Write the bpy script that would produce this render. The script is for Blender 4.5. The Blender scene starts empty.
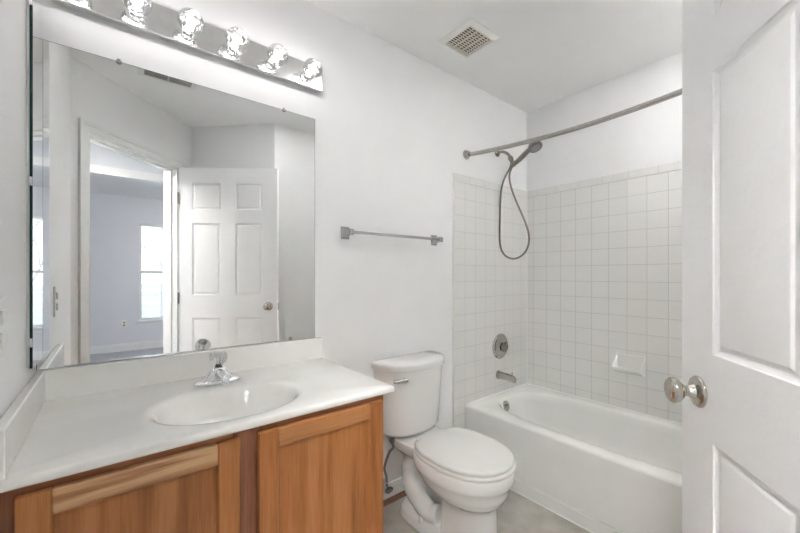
import bpy, bmesh, math, random
from mathutils import Vector, Matrix
random.seed(7)
S = bpy.context.scene
C = S.collection
PI = math.pi

# ------------------------------------------------------------------ camera, world, light, exposure
cam_d = bpy.data.cameras.new('camera'); cam = bpy.data.objects.new('camera', cam_d); C.objects.link(cam)
cam_d.sensor_width = 36; cam_d.lens = 36*359.7/800; cam_d.shift_y = 8.33/800
cam_d.clip_start = 0.02
cam.location = (0, -1.534, 1.2009)
cam.rotation_euler = (math.radians(90), 0, math.radians(51.165-90))
S.camera = cam

W = bpy.data.worlds.new('world'); S.world = W; W.use_nodes = True
wn = W.node_tree.nodes; wl = W.node_tree.links
bgn = wn['Background']
tc = wn.new('ShaderNodeTexCoord'); sx = wn.new('ShaderNodeSeparateXYZ'); rp = wn.new('ShaderNodeValToRGB')
wl.new(tc.outputs['Generated'], sx.inputs[0]); wl.new(sx.outputs['Z'], rp.inputs[0])
rp.color_ramp.elements[0].color = (.90, .95, 1.0, 1); rp.color_ramp.elements[1].color = (.60, .76, 1.0, 1)
wl.new(rp.outputs[0], bgn.inputs[0]); bgn.inputs[1].default_value = 1.5

S.view_settings.view_transform = 'Standard'; S.view_settings.look = 'None'
S.view_settings.gamma = 1; S.view_settings.use_curve_mapping = False
S.view_settings.exposure = 1.1
S.cycles.max_bounces = 14; S.cycles.diffuse_bounces = 8; S.cycles.glossy_bounces = 8
S.cycles.transmission_bounces = 8; S.cycles.transparent_max_bounces = 12
S.cycles.sample_clamp_indirect = 0.0
S.cycles.caustics_reflective = False; S.cycles.caustics_refractive = False
BULB_W = 0.23        # power of each vanity bulb
ROOM_W = 20      # added fill lamp in the bedroom
HALL_W = 30.0       # added fill lamp in the hall

# added fill: unseen spot inside the room, bounced off the ceiling
fl = bpy.data.lights.new('bounce_fill', 'SPOT'); fl.energy = 168; fl.spot_size = math.radians(36); fl.spot_blend = 1.0; fl.shadow_soft_size = 0.0
flo = bpy.data.objects.new('bounce_fill', fl); C.objects.link(flo); flo.location = (.98, -.98, 1.60)
flo.rotation_euler = (Vector((1.08, -.88, 2.44)) - flo.location).to_track_quat('-Z', 'Y').to_euler()
# second added spot, brightens the tub end by way of the ceiling
f2 = bpy.data.lights.new('bounce_fill_tub', 'SPOT'); f2.energy = 350; f2.spot_size = math.radians(36); f2.spot_blend = 1.0; f2.shadow_soft_size = 0.0
f2o = bpy.data.objects.new('bounce_fill_tub', f2); C.objects.link(f2o); f2o.location = (1.84, -1.16, 1.80)
f2o.rotation_euler = (Vector((1.97, -1.26, 2.44)) - f2o.location).to_track_quat('-Z', 'Y').to_euler()

# ------------------------------------------------------------------ materials
def mat(name, col, rough=.5, metal=0, spec=.5, coat=0):
    m = bpy.data.materials.new(name); m.use_nodes = True
    b = m.node_tree.nodes['Principled BSDF']
    b.inputs['Base Color'].default_value = (*col, 1); b.inputs['Roughness'].default_value = rough
    b.inputs['Metallic'].default_value = metal; b.inputs['Specular IOR Level'].default_value = spec
    b.inputs['Coat Weight'].default_value = coat; b.inputs['Coat Roughness'].default_value = .08
    return m
def nd(m, t): return m.node_tree.nodes.new(t)
def ln(m, a, b): m.node_tree.links.new(a, b)
def noise_mat(name, c1, c2, rough, scale=8, detail=4, bump=0.0, bscale=200, lo=.35, hi=.65, stretch=(1,1,1), **k):
    m = mat(name, c1, rough, **k); b = m.node_tree.nodes['Principled BSDF']
    t = nd(m, 'ShaderNodeTexCoord'); mp = nd(m, 'ShaderNodeMapping'); mp.inputs['Scale'].default_value = stretch
    n = nd(m, 'ShaderNodeTexNoise'); n.inputs['Scale'].default_value = scale; n.inputs['Detail'].default_value = detail
    r = nd(m, 'ShaderNodeValToRGB'); r.color_ramp.elements[0].position = lo; r.color_ramp.elements[1].position = hi
    r.color_ramp.elements[0].color = (*c1, 1); r.color_ramp.elements[1].color = (*c2, 1)
    ln(m, t.outputs['Object'], mp.inputs[0]); ln(m, mp.outputs[0], n.inputs['Vector']); ln(m, n.outputs['Fac'], r.inputs[0]); ln(m, r.outputs[0], b.inputs['Base Color'])
    if bump:
        n2 = nd(m, 'ShaderNodeTexNoise'); n2.inputs['Scale'].default_value = bscale; n2.inputs['Detail'].default_value = 3
        ln(m, t.outputs['Object'], n2.inputs['Vector'])
        bp = nd(m, 'ShaderNodeBump'); bp.inputs['Strength'].default_value = bump; bp.inputs['Distance'].default_value = .002
        ln(m, n2.outputs['Fac'], bp.inputs['Height']); ln(m, bp.outputs[0], b.inputs['Normal'])
    return m
def grid_mat(name, axes, col, grout, w, h, off=0.0, mortar=.0022, rough=.12, origin=(0,0), bump=.35, var=.01):
    """glazed tiles: brick texture laid in the plane given by two world axes"""
    m = mat(name, col, rough); b = m.node_tree.nodes['Principled BSDF']
    t = nd(m, 'ShaderNodeTexCoord'); s = nd(m, 'ShaderNodeSeparateXYZ'); c = nd(m, 'ShaderNodeCombineXYZ')
    ln(m, t.outputs['Object'], s.inputs[0])
    for i, a in enumerate(axes):
        ad = nd(m, 'ShaderNodeMath'); ad.operation = 'SUBTRACT'; ad.inputs[1].default_value = origin[i]
        ln(m, s.outputs[a], ad.inputs[0]); ln(m, ad.outputs[0], c.inputs[i])
    k = nd(m, 'ShaderNodeTexBrick'); k.offset = off; k.squash = 1
    k.inputs['Scale'].default_value = 1; k.inputs['Brick Width'].default_value = w; k.inputs['Row Height'].default_value = h
    k.inputs['Mortar Size'].default_value = mortar; k.inputs['Mortar Smooth'].default_value = .4
    k.inputs['Color1'].default_value = (*col, 1); k.inputs['Color2'].default_value = (*[x-var for x in col], 1)
    k.inputs['Mortar'].default_value = (*grout, 1)
    ln(m, c.outputs[0], k.inputs['Vector']); ln(m, k.outputs['Color'], b.inputs['Base Color'])
    n2 = nd(m, 'ShaderNodeTexNoise'); n2.inputs['Scale'].default_value = 14; n2.inputs['Detail'].default_value = 2
    ln(m, t.outputs['Object'], n2.inputs['Vector'])
    b1 = nd(m, 'ShaderNodeBump'); b1.inputs['Strength'].default_value = .12; b1.inputs['Distance'].default_value = .01
    ln(m, n2.outputs['Fac'], b1.inputs['Height'])
    bp = nd(m, 'ShaderNodeBump'); bp.invert = True; bp.inputs['Strength'].default_value = bump; bp.inputs['Distance'].default_value = .002
    ln(m, k.outputs['Fac'], bp.inputs['Height']); ln(m, b1.outputs[0], bp.inputs['Normal']); ln(m, bp.outputs[0], b.inputs['Normal'])
    mr = nd(m, 'ShaderNodeMapRange'); mr.inputs['To Min'].default_value = rough; mr.inputs['To Max'].default_value = .7
    ln(m, k.outputs['Fac'], mr.inputs['Value']); ln(m, mr.outputs[0], b.inputs['Roughness'])
    return m
def oak(name, axis, base=(.40,.152,.042), dark=(.24,.080,.022), light=(.50,.215,.072), seed=0, cathedral=0, streak=0):
    m = mat(name, base, .38, spec=.4); b = m.node_tree.nodes['Principled BSDF']
    t = nd(m, 'ShaderNodeTexCoord'); mp = nd(m, 'ShaderNodeMapping')
    sc = [30, 30, 30]; sc[axis] = 2.0
    mp.inputs['Scale'].default_value = sc; mp.inputs['Location'].default_value = (seed*3.1, seed*1.7, seed*2.3)
    n = nd(m, 'ShaderNodeTexNoise'); n.inputs['Scale'].default_value = .9; n.inputs['Detail'].default_value = 5; n.inputs['Roughness'].default_value = .62
    ln(m, t.outputs['Object'], mp.inputs[0]); ln(m, mp.outputs[0], n.inputs['Vector'])
    # rings: fract-like wave of the low frequency noise gives cathedral figure
    sn = nd(m, 'ShaderNodeMath'); sn.operation = 'MULTIPLY'; sn.inputs[1].default_value = 16 + 14*cathedral
    s2 = nd(m, 'ShaderNodeMath'); s2.operation = 'SINE'; s3 = nd(m, 'ShaderNodeMapRange'); s3.inputs['From Min'].default_value = -1
    nl = nd(m, 'ShaderNodeTexNoise'); nl.inputs['Scale'].default_value = .42; nl.inputs['Detail'].default_value = 1.5
    ln(m, mp.outputs[0], nl.inputs['Vector']); ln(m, nl.outputs['Fac'], sn.inputs[0]); ln(m, sn.outputs[0], s2.inputs[0]); ln(m, s2.outputs[0], s3.inputs['Value'])
    # pores: very fine streaks
    mp2 = nd(m, 'ShaderNodeMapping'); s = [330, 330, 330]; s[axis] = 9; mp2.inputs['Scale'].default_value = s
    n3 = nd(m, 'ShaderNodeTexNoise'); n3.inputs['Scale'].default_value = 1; n3.inputs['Detail'].default_value = 3
    ln(m, t.outputs['Object'], mp2.inputs[0]); ln(m, mp2.outputs[0], n3.inputs['Vector'])
    a1 = nd(m, 'ShaderNodeMath'); a1.operation = 'MULTIPLY_ADD'; a1.inputs[1].default_value = .15 + .10*cathedral + streak*.10
    ln(m, s3.outputs[0], a1.inputs[0]); ln(m, n.outputs['Fac'], a1.inputs[2])
    a2 = nd(m, 'ShaderNodeMath'); a2.operation = 'MULTIPLY_ADD'; a2.inputs[1].default_value = .42
    ln(m, n3.outputs['Fac'], a2.inputs[0]); ln(m, a1.outputs[0], a2.inputs[2])
    r = nd(m, 'ShaderNodeValToRGB'); e = r.color_ramp.elements
    e[0].position = .50; e[0].color = (*dark, 1); e[1].position = 1.05 if not streak else .98; e[1].color = (*light, 1)
    x = e.new(.76); x.color = (*base, 1)
    ln(m, a2.outputs[0], r.inputs[0]); ln(m, r.outputs[0], b.inputs['Base Color'])
    bp = nd(m, 'ShaderNodeBump'); bp.inputs['Strength'].default_value = .15; bp.inputs['Distance'].default_value = .001
    ln(m, n3.outputs['Fac'], bp.inputs['Height']); ln(m, bp.outputs[0], b.inputs['Normal'])
    return m

M = {}
M['wall'] = noise_mat('wall_paint', (.87,.87,.872), (.89,.89,.892), .55, scale=3, bump=.15, bscale=260)
M['ceil'] = noise_mat('ceiling_paint', (.84,.84,.835), (.86,.86,.855), .8, scale=3, bump=.3, bscale=180)
M['bedwall'] = noise_mat('bedroom_paint', (.72,.735,.765), (.74,.755,.785), .6, scale=3)
M['trim'] = mat('white_trim_paint', (.84,.84,.83), .3)
M['door'] = noise_mat('door_paint', (.86,.86,.862), (.87,.87,.872), .35, scale=4, bump=.35, bscale=60, stretch=(1,1,1))
M['tileA'] = grid_mat('tile_end_wall', ('X','Z'), (.83,.825,.805), (.64,.635,.62), .1045, .1045, origin=(1.6515+.108, .322-.1045*10), mortar=.0024)
M['tileB'] = grid_mat('tile_long_wall', ('Y','Z'), (.83,.825,.805), (.60,.595,.58), .1045, .1045, origin=(-.063, .322-.1045*10), mortar=.0022)
M['tileTrimA'] = grid_mat('tile_trim_end', ('X','Z'), (.83,.825,.805), (.60,.595,.58), .1524, .06, origin=(1.6515, 1.786), mortar=.0018)
M['tileTrimB'] = grid_mat('tile_trim_long', ('Y','Z'), (.83,.825,.805), (.64,.635,.62), .1524, .06, origin=(-.09, 1.786), mortar=.0018)
M['tileD'] = grid_mat('tile_near_end', ('X','Z'), (.83,.825,.805), (.60,.595,.58), .1045, .1045, origin=(1.76, .322-.1045*10), mortar=.0018)
M['bullnose'] = mat('bullnose_tile', (.84,.84,.82), .15)
M['tub'] = mat('tub_enamel', (.84,.835,.815), .14, coat=.3)
M['porcelain'] = mat('porcelain', (.80,.80,.79), .08, coat=.4)
M['seat'] = mat('toilet_seat_plastic', (.78,.78,.76), .18)
M['marble'] = noise_mat('cultured_marble', (.89,.88,.845), (.92,.912,.89), .16, scale=3.2, detail=6, lo=.42, hi=.60, stretch=(1,2.6,2), coat=.25)
M['floor'] = noise_mat('vinyl_floor', (.40,.375,.335), (.51,.485,.44), .38, scale=9, detail=8, bump=.1, bscale=60, lo=.36, hi=.62)
M['carpet'] = noise_mat('carpet', (.34,.345,.37), (.46,.465,.49), .95, scale=24, detail=8, bump=.8, bscale=400)
M['chrome'] = mat('chrome', (.82,.82,.83), .07, 1)
M['barchrome'] = noise_mat('light_bar_chrome', (.80,.80,.80), (.86,.86,.86), .13, scale=30, metal=1)
M['midnickel'] = mat('polished_nickel', (.50,.48,.45), .16, 1)
M['nickel'] = mat('brushed_nickel', (.30,.28,.25), .24, 1)
M['rodsteel'] = mat('stainless_rod', (.48,.465,.44), .2, 1)
M['knobnickel'] = mat('satin_nickel_knob', (.50,.47,.42), .16, 1)
M['towelmetal'] = mat('towel_bar_metal', (.50,.50,.50), .22, 1)
M['dark'] = mat('dark_rubber', (.03,.03,.03), .5)
M['duct_shade'] = mat('painted_duct_shade', (.05,.025,.012), .8)  # near-black colour paints in the shade inside the vents
M['hose'] = mat('braided_hose', (.28,.28,.28), .4, .7)
M['grille'] = mat('almond_grille_plastic', (.72,.66,.57), .5)
M['grilleframe'] = mat('grille_frame_plastic', (.77,.76,.72), .45)
M['mirror'] = mat('silvered_glass', (.93,.94,.935), 0.0, 1)
M['glassedge'] = mat('green_glass_edge', (.012,.05,.04), .15)
M['plastic'] = mat('white_plastic', (.82,.82,.80), .3)
M['quarter'] = noise_mat('stained_shoe_moulding', (.20,.105,.055), (.29,.16,.09), .45, scale=20, stretch=(1,8,8))
M['caulk'] = mat('caulk', (.86,.86,.85), .4)
M['oakV'] = oak('oak_vertical', 2, seed=1)
M['oakV2'] = oak('oak_vertical_panel', 2, seed=4, cathedral=.4)
M['oakP1'] = oak('oak_cathedral_panel', 2, base=(.38,.145,.042), dark=(.27,.092,.026), seed=7, cathedral=1)
M['oakH'] = oak('oak_rail', 0, base=(.47,.21,.075), seed=2)
M['oakHL'] = oak('oak_streaked_rail', 0, base=(.47,.23,.10), dark=(.24,.10,.035), light=(.66,.42,.22), seed=5, cathedral=1, streak=1)
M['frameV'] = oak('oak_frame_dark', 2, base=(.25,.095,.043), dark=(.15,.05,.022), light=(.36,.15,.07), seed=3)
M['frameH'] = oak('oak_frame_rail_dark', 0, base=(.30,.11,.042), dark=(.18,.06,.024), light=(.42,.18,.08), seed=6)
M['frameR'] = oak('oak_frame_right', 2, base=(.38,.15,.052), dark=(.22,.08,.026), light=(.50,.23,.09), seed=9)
M['bark'] = noise_mat('bark', (.42,.40,.38), (.52,.50,.47), .9, scale=20)
M['grass'] = noise_mat('winter_lawn', (.55,.55,.52), (.66,.66,.62), .95, scale=2)
M['siding'] = noise_mat('fence_boards', (.62,.60,.58), (.74,.72,.70), .8, scale=6, stretch=(1,1,12))
M['acrylic'] = mat('clear_acrylic', (.98,.98,.98), .03)

def emit(name, col, st):
    m = bpy.data.materials.new(name); m.use_nodes = True; n = m.node_tree.nodes; n.clear()
    e = n.new('ShaderNodeEmission'); e.inputs[0].default_value = (*col, 1); e.inputs[1].default_value = st
    o = n.new('ShaderNodeOutputMaterial'); m.node_tree.links.new(e.outputs[0], o.inputs[0]); return m
def thin_glass(name, refl=.12, tint=(1,1,1), cut=False):
    m = bpy.data.materials.new(name); m.use_nodes = True; n = m.node_tree.nodes; n.clear(); l = m.node_tree.links
    t = n.new('ShaderNodeBsdfTransparent'); t.inputs[0].default_value = (*tint, 1)
    g = n.new('ShaderNodeBsdfGlossy'); g.inputs['Roughness'].default_value = .03
    x = n.new('ShaderNodeMixShader'); o = n.new('ShaderNodeOutputMaterial')
    fr = n.new('ShaderNodeLayerWeight'); fr.inputs[0].default_value = .35
    ad = n.new('ShaderNodeMath'); ad.operation = 'MULTIPLY_ADD'; ad.inputs[1].default_value = .45; ad.inputs[2].default_value = refl*.4
    l.new(fr.outputs['Fresnel'], ad.inputs[0]); l.new(ad.outputs[0], x.inputs[0])
    l.new(t.outputs[0], x.inputs[1]); l.new(g.outputs[0], x.inputs[2]); l.new(x.outputs[0], o.inputs[0])
    if cut:
        tcx = n.new('ShaderNodeTexCoord'); v = n.new('ShaderNodeTexVoronoi'); v.inputs['Scale'].default_value = 48
        b = n.new('ShaderNodeBump'); b.inputs['Strength'].default_value = .4; b.inputs['Distance'].default_value = .01
        l.new(tcx.outputs['Object'], v.inputs['Vector']); l.new(v.outputs['Distance'], b.inputs['Height']); l.new(b.outputs[0], g.inputs['Normal']); l.new(b.outputs[0], fr.inputs['Normal'])
    return m
M['bulbglass'] = thin_glass('cut_bulb_glass', .3, (.90,.90,.90), True)
M['acrylic'] = thin_glass('clear_acrylic', .25, (.93,.94,.94), True)
M['pane'] = thin_glass('window_glass', .1, (.96,.98,.98))

# ------------------------------------------------------------------ mesh helpers
def BM(): return bmesh.new()
def obj(name, bm, m, parent=None, loc=(0,0,0), smooth=35, bevel=0, seg=2, mods=()):
    bmesh.ops.recalc_face_normals(bm, faces=bm.faces)
    me = bpy.data.meshes.new(name); bm.to_mesh(me); bm.free()
    for x in (m if isinstance(m, (list, tuple)) else [m]): me.materials.append(M[x] if isinstance(x, str) else x)
    if smooth:
        for p in me.polygons: p.use_smooth = True
        if smooth < 180: me.set_sharp_from_angle(angle=math.radians(smooth))
    o = bpy.data.objects.new(name, me); C.objects.link(o); o.location = loc
    if parent: o.parent = parent
    if bevel:
        b = o.modifiers.new('bevel', 'BEVEL'); b.width = bevel; b.segments = seg; b.limit_method = 'ANGLE'; b.angle_limit = math.radians(40)
        b.harden_normals = True
    return o
def box(bm, x0, x1, y0, y1, z0, z1, mi=0, mtx=None):
    vs = [bm.verts.new((x, y, z)) for z in (z0, z1) for x, y in ((x0,y0),(x1,y0),(x1,y1),(x0,y1))]
    if mtx:
        for v in vs: v.co = mtx @ v.co
    for f in ((3,2,1,0),(4,5,6,7),(0,1,5,4),(1,2,6,5),(2,3,7,6),(3,0,4,7)):
        bm.faces.new([vs[i] for i in f]).material_index = mi
    return vs
def prism(bm, poly, z0, z1):
    a = [bm.verts.new((x, y, z0)) for x, y in poly]; b = [bm.verts.new((x, y, z1)) for x, y in poly]
    n = len(poly); bm.faces.new(a[::-1]); bm.faces.new(b)
    for i in range(n): bm.faces.new([a[i], a[(i+1) % n], b[(i+1) % n], b[i]])
def loft(bm, rings, cap0=True, cap1=True, mi=0):
    R = [[bm.verts.new(p) for p in r] for r in rings]; n = len(R[0])
    for a, b in zip(R, R[1:]):
        for i in range(n): bm.faces.new([a[i], a[(i+1) % n], b[(i+1) % n], b[i]]).material_index = mi
    if cap0: bm.faces.new(R[0][::-1]).material_index = mi
    if cap1: bm.faces.new(R[-1]).material_index = mi
    return R
def frame_at(t):
    t = t.normalized(); up = Vector((0,0,1)) if abs(t.z) < .9 else Vector((1,0,0))
    a = t.cross(up).normalized(); return a, a.cross(t).normalized()
def lathe(bm, prof, p0, d, n=28, mtx=None):
    """prof: (radius, distance along d) pairs"""
    d = Vector(d).normalized(); a, b = frame_at(d); p0 = Vector(p0)
    loft(bm, [[p0 + d*h + (a*math.cos(2*PI*i/n) + b*math.sin(2*PI*i/n))*max(r, 1e-4) for i in range(n)] for r, h in prof])
def tube(bm, pts, r, n=14):
    pts = [Vector(p) for p in pts]; rs = r if isinstance(r, (list, tuple)) else [r]*len(pts)
    rings = []; a = None
    for i, p in enumerate(pts):
        t = (pts[min(i+1, len(pts)-1)] - pts[max(i-1, 0)]).normalized()
        if a is None: a, b = frame_at(t)
        else: a = (a - t*a.dot(t)).normalized()
        b = t.cross(a)
        rings.append([p + (a*math.cos(2*PI*k/n) + b*math.sin(2*PI*k/n))*rs[i] for k in range(n)])
    loft(bm, rings)
def spline(pts, k=8):
    P = [Vector(p) for p in pts]; P = [P[0]*2-P[1]] + P + [P[-1]*2-P[-2]]; out = []
    for i in range(1, len(P)-2):
        for j in range(k):
            t = j/k; out.append(.5*((2*P[i]) + (P[i+1]-P[i-1])*t + (2*P[i-1]-5*P[i]+4*P[i+1]-P[i+2])*t*t + (3*P[i]-P[i-1]-3*P[i+1]+P[i+2])*t**3))
    out.append(P[-2]); return out
def sphere(bm, c, r, seg=24, sc=(1,1,1)):
    bmesh.ops.create_uvsphere(bm, u_segments=seg, v_segments=seg//2, radius=r, matrix=Matrix.Translation(c) @ Matrix.Diagonal((*sc, 1)))
def sell(cx, cy, a, b, z, e=2.0, n=64, ph=0):
    out = []
    for i in range(n):
        t = 2*PI*i/n + ph; c, s = math.cos(t), math.sin(t)
        out.append((cx + a*math.copysign(abs(c)**(2/e), c), cy + b*math.copysign(abs(s)**(2/e), s), z))
    return out
def rect_like(ring, x0, x1, y0, y1, z):
    """project a ring outward on to a rectangle, same vertex count, corners kept"""
    cx = sum(p[0] for p in ring)/len(ring); cy = sum(p[1] for p in ring)/len(ring); out = []
    for p in ring:
        dx, dy = p[0]-cx, p[1]-cy; k = 1e9
        if dx > 1e-9: k = min(k, (x1-cx)/dx)
        if dx < -1e-9: k = min(k, (x0-cx)/dx)
        if dy > 1e-9: k = min(k, (y1-cy)/dy)
        if dy < -1e-9: k = min(k, (y0-cy)/dy)
        out.append([cx+dx*k, cy+dy*k, z])
    for qx, qy in ((x0,y0),(x0,y1),(x1,y0),(x1,y1)):
        j = min(range(len(out)), key=lambda i: (out[i][0]-qx)**2 + (out[i][1]-qy)**2); out[j] = [qx, qy, z]
    return out
def tag(o, label=None, cat=None, group=None, kind=None):
    if label: o['label'] = label
    if cat: o['category'] = cat
    if group: o['group'] = group
    if kind: o['kind'] = kind
    return o
def empty(name, loc, rz=0):
    o = bpy.data.objects.new(name, None); C.objects.link(o); o.location = loc; o.rotation_euler.z = rz; o.empty_display_size = .1
    return o
def thing(name, loc, label, cat, rz=0, group=None): return tag(empty(name, loc, rz), label, cat, group)
def struct(name, bm, m, label=None, cat=None, **k):
    o = obj(name, bm, m, **k); o['kind'] = 'structure'
    if label: o['label'] = label
    if cat: o['category'] = cat
    return o

# ------------------------------------------------------------------ room shell
H = 2.44; XC = -.175; XB = 2.474; YD = -1.42; T = .12
q = math.sqrt(.5)
P0 = Vector((XC, -1.23)); P1 = P0 + Vector((q, -q))*1.0; P2 = Vector((P1.x + (YD-P1.y), YD))
D1 = Matrix.Translation((P0.x, P0.y, 0)) @ Matrix.Rotation(-PI/4, 4, 'Z')     # local x runs along the doorway wall, local y into the bathroom

bm = BM(); prism(bm, [(XC, 0), (XB, 0), (XB, YD), (P2.x, YD), (P1.x, P1.y), (P0.x, P0.y)], -.05, 0)
struct('floor', bm, 'floor', 'mottled beige vinyl bathroom floor', 'floor', smooth=0)
bm = BM(); box(bm, XC-T, XB+T, -2.07, T, H, H+.06)
struct('ceiling', bm, 'ceil', 'white bathroom ceiling', 'ceiling', smooth=0)
bm = BM(); box(bm, XC-T, XB+T, 0, T, 0, H); struct('wall_back', bm, 'wall', 'white wall behind the mirror, toilet and tub end', 'wall', smooth=0)
bm = BM(); box(bm, XB, XB+T, YD-T, 0, 0, H); struct('wall_right', bm, 'wall', 'white wall along the tub', 'wall', smooth=0)
bm = BM(); box(bm, XC-T, XC, P0.y, 0, 0, H); struct('wall_left', bm, 'wall', 'white wall at the left end of the vanity', 'wall', smooth=0)
bm = BM(); prism(bm, [(P2.x, YD), (XB, YD), (XB, YD-T), (P2.x+.05, YD-T)], 0, H); struct('wall_near', bm, 'wall', 'white wall seen at the right edge of the mirror', 'wall', smooth=0)
bm = BM(); prism(bm, [(P1.x, P1.y), (P2.x, P2.y), (P2.x+.05, P2.y-T), (P1.x+T*q, P1.y-T*q)], 0, H); struct('wall_behind_door', bm, 'wall', 'white angled wall behind the open door', 'wall', smooth=0)
S0, S1, HD = .100, .845, 2.05
bm = BM()
box(bm, -.02, S0, -T, 0, 0, H, mtx=D1); box(bm, S1, 1.0, -T, 0, 0, H, mtx=D1); box(bm, S0, S1, -T, 0, HD, H, mtx=D1)
struct('wall_doorway', bm, 'wall', 'white angled wall with the doorway', 'wall', smooth=0)
# door casing and jamb (profiled)
bm = BM()
def cas(bm, x0, x1, z0, z1, y0=0, s=1):
    box(bm, x0, x1, min(y0, y0+s*.010), max(y0, y0+s*.010), z0, z1, mtx=D1)
for side, y0 in ((1, 0), (-1, -T)):
    for (a, b) in ((S0-.058, S0), (S1, S1+.058)):
        cas(bm, a, b, 0, HD+.058, y0, side)
        o_ = a if a < S0 else b-.022
        box(bm, o_, o_+.022, min(y0, y0+side*.017), max(y0, y0+side*.017), 0, HD+.058, mtx=D1)
    cas(bm, S0, S1, HD, HD+.058, y0, side)
    box(bm, S0-.058, S1+.058, min(y0, y0+side*.017), max(y0, y0+side*.017), HD+.036, HD+.058, mtx=D1)
box(bm, S0, S0+.012, -T, 0, 0, HD, mtx=D1); box(bm, S1-.012, S1, -T, 0, 0, HD, mtx=D1); box(bm, S0, S1, -T, 0, HD-.012, HD, mtx=D1)
box(bm, S0+.012, S0+.022, -.085, -.045, 0, HD-.012, mtx=D1); box(bm, S1-.022, S1-.012, -.085, -.045, 0, HD-.012, mtx=D1); box(bm, S0+.012, S1-.012, -.085, -.045, HD-.022, HD-.012, mtx=D1)
struct('trim_1', bm, 'trim', 'white casing and jamb around the bathroom doorway', 'trim', smooth=0)

# baseboards
def baseb(name, x0, x1, label):
    bm = BM(); box(bm, x0, x1, -.012, 0, 0, .075); box(bm, x0, x1, -.008, 0, .075, .09)
    struct(name, bm, 'trim', label, 'baseboard', smooth=0)
baseb('baseboard_back', .7325, 1.645, 'white baseboard behind the toilet')
bm = BM(); n = 8
prof = [(0, 0)] + [(-.02*math.sin(PI/2*i/n), .02*math.cos(PI/2*i/n)) for i in range(n+1)]
ra = [(.7325, -.0122+y, z) for y, z in prof]; rb = [(1.645, -.0122+y, z) for y, z in prof]
loft(bm, [ra, rb]); struct('trim_2', bm, 'quarter', 'brown stained shoe moulding under the baseboard', 'trim', smooth=40)

# tile surround (thin tile layer standing 8 mm off the walls)
ZT = 1.834; ZR = ZT-.048; XE = 1.6515
bm = BM(); box(bm, XE+.012, XB, -.009, 0, 0, ZR); struct('wall_tile_back', bm, 'tileA', 'glossy off white square tiles at the faucet end of the tub', 'tile', smooth=0)
bm = BM(); box(bm, XE+.012, XB-.012, -.011, 0, ZR, ZT); struct('trim_3', bm, 'tileTrimA', 'white bullnose row topping the tiles at the faucet end', 'tile trim', bevel=.004)
bm = BM(); box(bm, XE, XE+.012, -.011, 0, 0, ZT); struct('trim_4', bm, 'bullnose', 'white vertical bullnose edge of the tiled wall beside the toilet', 'tile trim', bevel=.003)
bm = BM(); box(bm, XB-.009, XB, YD, -.009, .3, ZR); struct('wall_tile_right', bm, 'tileB', 'glossy off white square tiles along the tub', 'tile', smooth=0)
bm = BM(); box(bm, XB-.011, XB, YD, -.011, ZR, ZT); struct('trim_5', bm, 'tileTrimB', 'white bullnose row topping the long tiled wall', 'tile trim', bevel=.004)
bm = BM(); box(bm, XE, XB-.009, YD, YD+.009, 0, ZT); struct('wall_tile_near', bm, 'tileD', 'off white square tiles on the near end wall of the tub', 'tile', smooth=0)
bm = BM(); box(bm, XB-.013, XB-.009, -.013, -.009, .37, ZT); struct('trim_6', bm, 'caulk', 'white caulk bead in the tiled corner', 'caulk', smooth=0)

# ------------------------------------------------------------------ hall and bedroom seen in the mirror
YH = -2.45; YF = -5.62
bm = BM(); box(bm, -2.3, 2.7, YF-.1, -.78, -.05, -.002); struct('floor_bedroom', bm, 'carpet', 'grey carpet of the bedroom and hall', 'carpet', smooth=0)
bm = BM(); box(bm, -2.3, 2.7, YF-.1, YH, H, H+.06); box(bm, -1.4, P1.x+.2, YH, -2.07, H, H+.06); box(bm, -1.4, XC-T, -2.07, -.78, H, H+.06)
struct('ceiling_bedroom', bm, 'ceil', 'white ceiling of the bedroom', 'ceiling', smooth=0)
OX0, OX1 = -.16, .50
bm = BM(); box(bm, -2.3, OX0, YH-.12, YH, 0, H); box(bm, OX1, 2.7, YH-.12, YH, 0, H); box(bm, OX0, OX1, YH-.12, YH, 2.07, H)
struct('wall_hall', bm, 'bedwall', 'pale blue grey wall above the bedroom opening', 'wall', smooth=0)
bm = BM()
for y0, s in ((YH, 1), (YH-.12, -1)):
    a, b = sorted((y0, y0+s*.014))
    box(bm, OX0-.055, OX0, a, b, 0, 2.125); box(bm, OX1, OX1+.055, a, b, 0, 2.125); box(bm, OX0, OX1, a, b, 2.07, 2.125)
box(bm, OX0, OX0+.01, YH-.12, YH, 0, 2.07); box(bm, OX1-.01, OX1, YH-.12, YH, 0, 2.07); box(bm, OX0+.01, OX1-.01, YH-.12, YH, 2.06, 2.07)
struct('trim_7', bm, 'trim', 'white casing around the bedroom opening', 'trim', smooth=0)
bm = BM(); box(bm, P1.x+.02, P1.x+.14, YH, P1.y-.09, 0, H); struct('wall_hall_right', bm, 'bedwall', 'hall wall beside the doorway', 'wall', smooth=0)
bm = BM(); box(bm, -1.4, -1.3, YH, -.78, 0, H); box(bm, -1.3, XC-T, -.88, -.78, 0, H); struct('wall_hall_left', bm, 'bedwall', 'far side wall of the hall', 'wall', smooth=0)
WX0, WX1, WZ0, WZ1 = .36, 1.28, .46, 2.03
bm = BM()
box(bm, -2.3, -1.75, YF-.1, YF, 0, H); box(bm, -.75, WX0, YF-.1, YF, 0, H); box(bm, WX1, 2.7, YF-.1, YF, 0, H)
for a, b in ((-1.75, -.75), (WX0, WX1)): box(bm, a, b, YF-.1, YF, 0, WZ0); box(bm, a, b, YF-.1, YF, WZ1, H)
struct('wall_bedroom', bm, 'bedwall', 'pale blue grey bedroom wall with the window', 'wall', smooth=0)
bm = BM(); box(bm, -2.3, -2.2, YF, YH-.12, 0, H); struct('wall_bedroom_left', bm, 'bedwall', 'bedroom side wall', 'wall', smooth=0)
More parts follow.
